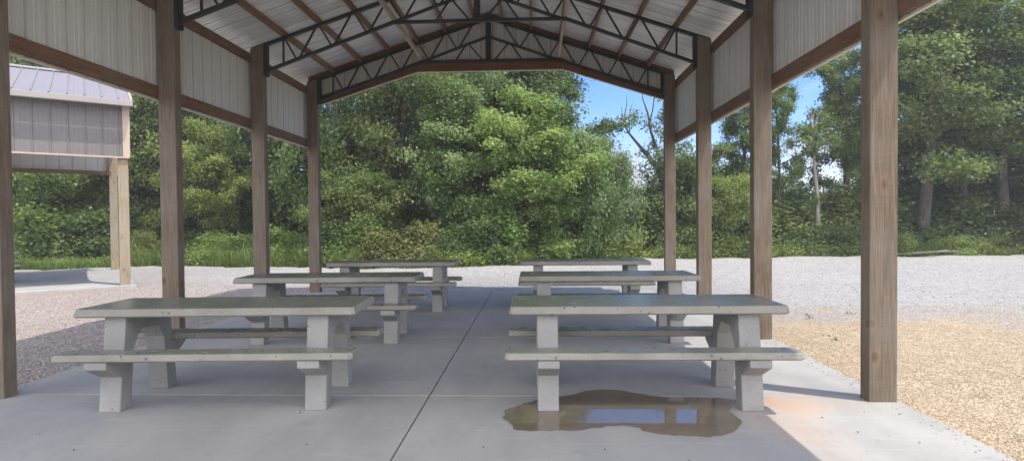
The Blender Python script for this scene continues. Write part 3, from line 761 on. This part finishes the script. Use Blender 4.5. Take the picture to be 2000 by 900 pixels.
TREES = [
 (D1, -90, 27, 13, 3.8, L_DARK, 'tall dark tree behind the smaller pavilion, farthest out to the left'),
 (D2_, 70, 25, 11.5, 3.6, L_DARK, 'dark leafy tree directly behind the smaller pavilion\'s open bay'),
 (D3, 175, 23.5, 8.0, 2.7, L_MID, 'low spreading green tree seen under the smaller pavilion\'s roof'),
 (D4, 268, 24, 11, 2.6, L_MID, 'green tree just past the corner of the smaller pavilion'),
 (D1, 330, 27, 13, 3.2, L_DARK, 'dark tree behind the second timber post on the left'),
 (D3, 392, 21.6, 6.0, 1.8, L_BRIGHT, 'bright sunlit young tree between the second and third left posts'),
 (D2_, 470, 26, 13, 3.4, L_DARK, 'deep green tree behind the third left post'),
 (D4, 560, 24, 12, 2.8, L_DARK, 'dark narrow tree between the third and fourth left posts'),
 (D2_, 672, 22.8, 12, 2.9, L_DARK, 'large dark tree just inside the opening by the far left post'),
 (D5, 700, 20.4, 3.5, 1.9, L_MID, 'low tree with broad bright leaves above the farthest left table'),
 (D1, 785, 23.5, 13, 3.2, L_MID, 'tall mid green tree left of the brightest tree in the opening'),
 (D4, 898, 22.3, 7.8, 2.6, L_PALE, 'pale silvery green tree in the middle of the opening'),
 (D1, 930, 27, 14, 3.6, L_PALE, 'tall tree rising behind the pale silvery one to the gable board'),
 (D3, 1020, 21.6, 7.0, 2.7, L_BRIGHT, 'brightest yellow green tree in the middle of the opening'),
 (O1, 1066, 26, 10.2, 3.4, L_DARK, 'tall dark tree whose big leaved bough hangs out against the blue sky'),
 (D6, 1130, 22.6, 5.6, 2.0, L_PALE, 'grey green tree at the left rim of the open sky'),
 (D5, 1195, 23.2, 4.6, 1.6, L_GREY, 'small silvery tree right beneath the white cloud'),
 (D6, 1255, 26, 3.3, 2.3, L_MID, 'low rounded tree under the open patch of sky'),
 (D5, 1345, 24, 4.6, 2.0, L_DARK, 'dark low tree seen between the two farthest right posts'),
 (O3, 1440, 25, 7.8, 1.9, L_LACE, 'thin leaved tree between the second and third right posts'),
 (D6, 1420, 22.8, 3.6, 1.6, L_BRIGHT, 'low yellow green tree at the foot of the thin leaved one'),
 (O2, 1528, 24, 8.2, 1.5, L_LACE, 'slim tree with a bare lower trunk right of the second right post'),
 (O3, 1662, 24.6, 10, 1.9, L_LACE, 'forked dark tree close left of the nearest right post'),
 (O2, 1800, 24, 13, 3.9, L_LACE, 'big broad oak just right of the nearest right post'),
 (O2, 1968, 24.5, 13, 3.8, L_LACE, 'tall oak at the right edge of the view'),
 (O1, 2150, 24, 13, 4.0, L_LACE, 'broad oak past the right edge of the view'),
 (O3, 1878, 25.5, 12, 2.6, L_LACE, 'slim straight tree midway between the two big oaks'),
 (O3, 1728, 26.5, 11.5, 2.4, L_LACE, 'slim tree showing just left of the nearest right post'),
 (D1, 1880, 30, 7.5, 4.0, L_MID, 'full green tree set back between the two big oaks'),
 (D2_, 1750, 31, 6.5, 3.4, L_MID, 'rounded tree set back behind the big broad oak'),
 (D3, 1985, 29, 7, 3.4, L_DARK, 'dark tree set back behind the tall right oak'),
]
for k, px, Y, H, W, mt, lab in TREES: plant('tree', k, px, Y, H, W, mt, lab, 'tree')
# leaning half-dead tree at the rim of the sky gap
def dead_tree():
    g = np.random.default_rng(77); Y = 25.5; x0 = ground_x(1322, Y)
    r = empty('leaning_tree', (x0, Y, -.12)); mb = MB()
    s = Y/F
    def P(px, py, dy=0): return (ground_x(px, Y)-x0, dy, CAMZ+.12+(430-py)*s)
    mb.tube([(0, 0, -.3), P(1312, 440), P(1296, 360), P(1286, 335)], [.20, .18, .15, .13], 8)
    mb.tube([P(1287, 337), P(1268, 310), P(1245, 283), P(1228, 262), P(1218, 240), P(1215, 214)], [.11, .085, .06, .045, .03, .01], 6)
    mb.tube([P(1221, 246), P(1222, 226), P(1226, 205), P(1224, 190)], [.028, .022, .016, .006], 5)
    mb.tube([P(1231, 262), P(1229, 235), P(1234, 216), P(1237, 204)], [.026, .02, .014, .006], 5)
    mb.tube([P(1291, 340), P(1285, 300), P(1272, 262), P(1266, 225), P(1257, 200), P(1255, 180)], [.10, .075, .05, .04, .025, .008], 6)
    mb.tube([P(1268, 250), P(1276, 220), P(1279, 195), P(1285, 165)], [.04, .03, .02, .008], 5)
    mb.tube([P(1297, 350), P(1304, 300), P(1306, 240), P(1316, 170)], [.12, .08, .05, .012], 6)
    mb.build('trunk', BARK, r, smooth=True)
    C = np.array([P(px, py, g.uniform(-.6, .6)) for px, py in [(1262, 300), (1275, 285), (1285, 262), (1290, 240), (1297, 225), (1268, 270), (1259, 258), (1280, 310), (1295, 300), (1305, 270), (1250, 215), (1290, 190), (1300, 205), (1310, 230), (1318, 260), (1276, 245), (1322, 200), (1322, 300), (1300, 325), (1270, 322), (1335, 240), (1340, 290)]])
    C = C[[i for i in range(len(C)) if i not in (5, 6, 10)]]; Rr = np.full(len(C), .27)
    Pp, N, S, T = clumps_to_leaves(C, Rr, 120, .115, g, C.mean(0)); link('crown', leaf_mesh('crown', Pp, N, S, T, g), L_GREY, r)
    tag(r, 'leaning half dead tree with bare upper branches against the open sky', 'tree', 'trees along the edge of the gravel')
dead_tree()
def pale_snag():
    g = np.random.default_rng(5); Y = 23.4; x0 = ground_x(1597, Y); r = empty('slender_tree', (x0, Y, -.12)); mb = MB(); s = Y/F
    def P(px, py, dy=0): return (ground_x(px, Y)-x0, dy, CAMZ+.12+(430-py)*s)
    mb.tube([(0, 0, -.3), P(1598, 440), P(1596, 380), P(1590, 330), P(1587, 280), P(1586, 240)], [.085, .08, .07, .055, .04, .02], 8)
    for (a, b, c) in (((1587, 262), (1600, 232), (1612, 215)), ((1587, 255), (1578, 232), (1575, 214)), ((1586, 245), (1592, 225), (1600, 206)), ((1588, 270), (1606, 245), (1622, 232)), ((1586, 240), (1584, 222), (1587, 205))):
        mb.tube([P(*a), P(*b), P(*c)], [.02, .014, .005], 5)
    mb.build('trunk', PALEBARK, r, smooth=True)
    C = np.array([P(px, py, g.uniform(-.5, .5)) for px, py in [(1590, 262), (1575, 275), (1605, 272), (1562, 285), (1612, 290), (1580, 295), (1600, 255), (1570, 305), (1622, 282)]])
    Pp, N, S, T = clumps_to_leaves(C, np.full(len(C), .36), 90, .13, g, C.mean(0), .5); link('crown', leaf_mesh('crown', Pp, N, S, T, g), L_LACE, r)
    tag(r, 'slender pale barked tree with bare twigs on top, between two right posts', 'tree', 'trees along the edge of the gravel')
pale_snag()
# shrubs along the edge
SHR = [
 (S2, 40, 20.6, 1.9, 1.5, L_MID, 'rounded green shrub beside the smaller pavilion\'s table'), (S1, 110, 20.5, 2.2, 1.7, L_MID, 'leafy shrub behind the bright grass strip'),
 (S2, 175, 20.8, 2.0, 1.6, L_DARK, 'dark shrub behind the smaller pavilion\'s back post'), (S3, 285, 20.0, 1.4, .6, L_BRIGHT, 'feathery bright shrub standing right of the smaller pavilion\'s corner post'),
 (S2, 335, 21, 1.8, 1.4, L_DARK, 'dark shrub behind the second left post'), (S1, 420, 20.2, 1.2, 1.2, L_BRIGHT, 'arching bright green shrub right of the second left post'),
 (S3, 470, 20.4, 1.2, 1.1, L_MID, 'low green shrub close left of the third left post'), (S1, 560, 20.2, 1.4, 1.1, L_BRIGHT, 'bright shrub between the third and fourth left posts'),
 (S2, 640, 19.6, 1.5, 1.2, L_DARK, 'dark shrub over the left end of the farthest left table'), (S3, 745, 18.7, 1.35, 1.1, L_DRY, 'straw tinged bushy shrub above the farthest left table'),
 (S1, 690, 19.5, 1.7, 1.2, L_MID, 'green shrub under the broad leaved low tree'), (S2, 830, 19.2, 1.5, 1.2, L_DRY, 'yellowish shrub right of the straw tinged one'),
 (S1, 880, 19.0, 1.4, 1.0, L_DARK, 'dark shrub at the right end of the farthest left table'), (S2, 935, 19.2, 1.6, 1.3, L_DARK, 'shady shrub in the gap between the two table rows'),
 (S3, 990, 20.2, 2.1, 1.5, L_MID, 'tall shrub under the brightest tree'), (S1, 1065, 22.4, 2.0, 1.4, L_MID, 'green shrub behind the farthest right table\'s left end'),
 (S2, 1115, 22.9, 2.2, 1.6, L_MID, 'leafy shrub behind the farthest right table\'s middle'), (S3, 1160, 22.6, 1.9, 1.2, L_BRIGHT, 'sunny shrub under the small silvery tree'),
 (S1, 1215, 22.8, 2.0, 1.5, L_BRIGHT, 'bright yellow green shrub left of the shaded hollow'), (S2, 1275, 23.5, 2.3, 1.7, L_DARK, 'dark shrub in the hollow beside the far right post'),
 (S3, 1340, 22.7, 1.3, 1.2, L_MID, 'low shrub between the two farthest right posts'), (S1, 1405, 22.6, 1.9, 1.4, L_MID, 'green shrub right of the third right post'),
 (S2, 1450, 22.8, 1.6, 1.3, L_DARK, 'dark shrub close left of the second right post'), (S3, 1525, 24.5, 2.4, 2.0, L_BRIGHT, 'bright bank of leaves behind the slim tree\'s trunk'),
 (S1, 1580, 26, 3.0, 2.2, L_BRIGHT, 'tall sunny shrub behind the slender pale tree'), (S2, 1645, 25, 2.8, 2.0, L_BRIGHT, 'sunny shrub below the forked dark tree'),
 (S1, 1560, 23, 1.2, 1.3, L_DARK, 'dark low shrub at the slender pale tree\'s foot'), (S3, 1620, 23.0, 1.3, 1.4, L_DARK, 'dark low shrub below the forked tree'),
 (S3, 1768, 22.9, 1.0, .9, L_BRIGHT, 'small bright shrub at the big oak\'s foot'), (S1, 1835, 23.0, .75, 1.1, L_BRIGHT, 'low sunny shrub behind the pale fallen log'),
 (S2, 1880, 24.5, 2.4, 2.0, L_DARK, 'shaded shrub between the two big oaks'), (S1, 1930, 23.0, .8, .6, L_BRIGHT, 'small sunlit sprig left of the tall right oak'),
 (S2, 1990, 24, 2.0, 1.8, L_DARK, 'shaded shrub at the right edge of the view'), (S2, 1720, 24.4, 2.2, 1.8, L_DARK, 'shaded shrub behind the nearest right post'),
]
for k, px, Y, H, W, mt, lab in SHR: plant('shrub', k, px, Y, H, W, mt, lab, 'shrub', group='shrubs along the edge of the gravel')

# woods behind that read as one mass
def woods(name, segs, leaf, n_each, mat, seed):
    g = np.random.default_rng(seed); C = []; Rr = []
    for px0, px1, Y0_, Y1_, top, cnt in segs:
        for _ in range(cnt):
            px = g.uniform(px0, px1); Y = g.uniform(Y0_, Y1_); z = g.uniform(0, 1)**.8*top*(.75+.25*math.sin(px*.05))
            C.append((ground_x(px, Y), Y, z)); Rr.append(g.uniform(.7, 1.5))
    C = np.array(C); Rr = np.array(Rr)
    P, N, S, T = clumps_to_leaves(C, Rr, n_each, leaf, g, C.mean(0)*np.array([1, 1, 0])+np.array([0, 25, 0]), .7, .6, .7)
    return link(name, leaf_mesh(name, P, N, S, T, g), mat)
tag(woods('background_woods', [(-300, 1110, 29, 36, 15, 1150), (1150, 1320, 32, 40, 3.0, 60), (1320, 1480, 32, 40, 5.0, 70), (1480, 1700, 34, 44, 3.2, 80), (1680, 2300, 32, 40, 4.6, 160)], .24, 130, L_DARK, 41), kind='stuff')
tag(woods('distant_woods', [(1000, 1750, 80, 100, 8.2, 220)], .55, 120, L_MID, 43), kind='stuff')

# grass and tall weeds
def grass(name, spots, mat, seed):
    g = np.random.default_rng(seed); V = []; Fc = []; T = []
    for (px0, px1, d0, d1, h, n, wdt) in spots:
        cl = [(g.uniform(px0, px1), g.random()) for _ in range(max(3, n//70))]
        for _ in range(n):
            c = cl[g.integers(len(cl))]; px = c[0]+g.normal(0, 3.2)
            if g.random() < .3: px = g.uniform(px0, px1)
            xx = ground_x(px, 20); Y = edge_y(xx)+d0+(d1-d0)*g.random(); x = ground_x(px, Y)
            hh = h*(.25+.75*g.random())*(.45+.75*c[1]); a = g.uniform(0, 6.28); ln = hh*g.uniform(.15, .9)
            dx, dy = math.cos(a), math.sin(a); sx, sy = -dy*wdt, dx*wdt; b = len(V); z0 = -.1
            V += [(x-sx, Y-sy, z0), (x+sx, Y+sy, z0), (x+dx*ln*.35-sx*.7, Y+dy*ln*.35-sy*.7, z0+hh*.6), (x+dx*ln*.35+sx*.7, Y+dy*ln*.35+sy*.7, z0+hh*.6), (x+dx*ln, Y+dy*ln, z0+hh)]
            Fc += [(b, b+1, b+3, b+2), (b+2, b+3, b+4)]; t = .5+.25*g.standard_normal(); T += [t, t+.1]
    me = bpy.data.meshes.new(name); me.from_pydata(V, [], Fc)
    at = me.attributes.new('tint', 'FLOAT', 'FACE'); at.data.foreach_set('value', np.clip(np.array(T), 0, 1).astype('f'))
    return link(name, me, mat)
tag(grass('grass', [(20, 240, -.1, 2.2, .40, 9000, .010), (255, 620, -.3, .8, .85, 3200, .012), (610, 700, -.1, .7, .8, 900, .011), (700, 1000, -.1, .6, .45, 1500, .010), (980, 1240, -.2, .9, .45, 2600, .010), (1240, 1690, -.05, .8, .3, 1600, .010), (1690, 2050, -.1, .7, .3, 1500, .010)], GRASSM, 9), kind='stuff')
def cover():
    g = np.random.default_rng(51); C = []; Rr = []
    for _ in range(620):
        px = g.uniform(0, 2080); x = ground_x(px, 20); k = .6+.4*math.sin(px*.031)+.4*math.sin(px*.083)
        if 60 < px < 215 and g.random() < .85: continue
        Y = edge_y(x)-.25+abs(g.normal(0, .55)); C.append((ground_x(px, Y), Y, g.uniform(-.05, .12+.22*max(0, k)))); Rr.append(g.uniform(.12, .32))
    C = np.array(C); P, N, S, T = clumps_to_leaves(C, np.array(Rr), 55, .075, g, np.array([0, 20, -6.]), .7, .6, .4)
    ok = P[:, 2] > -.1; return link('ground_cover', leaf_mesh('ground_cover', P[ok], N[ok], S[ok], T[ok], g), L_BRIGHT)
tag(cover(), kind='stuff')
def weeds():
    g = np.random.default_rng(12); C = []
    spots = [(4.35, 5.2), (5.1, 4.75), (5.9, 5.6), (3.9, 8.4), (4.6, 8.7), (6.2, 7.3), (7.6, 6.9), (3.5, 6.9)]
    P = []; 
    for x, y in spots:
        for _ in range(9): P.append((x+g.normal(0, .05), y+g.normal(0, .05), GZ+abs(g.normal(0, .035))+.01))
    P = np.array(P); N = g.standard_normal(P.shape)+np.array([0, 0, .5]); N /= np.linalg.norm(N, axis=1, keepdims=True)
    return link('weeds', leaf_mesh('weeds', P, N, np.full(len(P), .05), .4+.2*g.standard_normal(len(P)), g, .35), L_DRY)
tag(weeds(), kind='stuff')

# ------------------------------------------------------------------ small things
mb = MB(); Yl = 22.0
pl = [(ground_x(px, Yl+d), Yl+d, .02+h) for px, d, h in ((1752, .1, -.02), (1775, .15, 0), (1800, .05, .03), (1830, .0, .07), (1850, .1, .09), (1868, .15, .06), (1885, .2, .02))]
mb.tube(pl, [.02, .03, .034, .04, .038, .03, .02], 9); lg = mb.build('fallen_log', PALEBARK, smooth=True)
tag(lg, 'pale bleached log lying at the edge of the gravel below the big oak', 'log')
mb = MB()
wp = [Vector((4.2, 14.5, 6.55)).lerp(Vector((34, 15.5, 9.1)), t)+Vector((0, 0, -.5*math.sin(PI*t))) for t in [i/24 for i in range(25)]]
mb.tube(wp, [.024]*25, 6)
wm = NT('white_cable'); wm.bsdf((.75, .76, .78), .4); tag(mb.build('overhead_wire', wm.m, smooth=True), 'thin white overhead wire crossing in front of the treetops', 'wire')
mb = MB(); xm, ym = 19.5, 110
for k in range(3):
    a = k*2.094; mb.tube([(xm+.45*math.cos(a), ym+.45*math.sin(a), -.2), (xm+.30*math.cos(a), ym+.30*math.sin(a), 15.6)], [.05, .04], 5)
for z in range(1, 15):
    pp = [(xm+.42*math.cos(k*2.094), ym+.42*math.sin(k*2.094), z) for k in range(3)]
    for k in range(3): mb.bar(pp[k], (pp[(k+1) % 3][0], pp[(k+1) % 3][1], z+.9), .05, .05)
mm = NT('galvanised_mast'); mm.bsdf((.55, .55, .56), .5, metal=.3); tag(mb.build('radio_mast', mm.m), 'thin grey lattice mast far off beyond the trees in the sky gap', 'mast')
g = np.random.default_rng(2)
def litter():
    V = [(-1.45, 3.55), (.9, 3.45), (1.9, 4.0), (2.1, 3.75), (1.95, 3.5), (2.3, 4.2), (1.6, 3.3), (-.35, 3.5), (-.1, 3.9), (-3.3, 3.7), (-2.9, 3.4), (2.35, 3.6), (.3, 5.3), (-.6, 5.6), (.5, 3.55), (1.2, 5.5), (-1.2, 7.2), (.95, 4.02), (.78, 4.05), (1.25, 3.9)]
    P = np.array([(x+g.normal(0, .05), y+g.normal(0, .05), .008) for x, y in V]); N = np.tile([0, 0, 1.], (len(P), 1))+.25*g.standard_normal(P.shape); N /= np.linalg.norm(N, axis=1, keepdims=True)
    mt = NT('dead_leaf'); mt.bsdf((.06, .042, .025), .8); return link('leaf_litter', leaf_mesh('leaf_litter', P, N, .012+.014*g.random(len(P)), np.full(len(P), .5), g), mt.m)
tag(litter(), kind='stuff')
bm = bmesh.new(); bmesh.ops.create_icosphere(bm, subdivisions=2, radius=.017)
for v in bm.verts: v.co = Vector((v.co.x*1.3, v.co.y, v.co.z*.6))*(1+rnd.uniform(-.1, .1))
me = bpy.data.meshes.new('pebble'); bm.to_mesh(me); bm.free(); pb = link('pebble', me, LEGC); pb.location = (-1.755, 4.165-.03, .008)
tag(pb, 'small white pebble lying on the slab by the near left table\'s leg', 'pebble')

# ------------------------------------------------------------------ thin scattering volume, added to imitate veiling lens glare
mb = MB(); mb.box((-905, -905, -1.2), (905, 905, 17.5))
hz = bpy.data.materials.new('glare_veil'); hz.use_nodes = True; t_ = hz.node_tree; t_.nodes.clear()
vo = t_.nodes.new('ShaderNodeVolumePrincipled'); vo.inputs['Color'].default_value = (.93, .95, .97, 1); vo.inputs['Density'].default_value = .0019
oo = t_.nodes.new('ShaderNodeOutputMaterial'); t_.links.new(vo.outputs[0], oo.inputs['Volume'])
tag(mb.build('veil_haze', hz), kind='stuff')
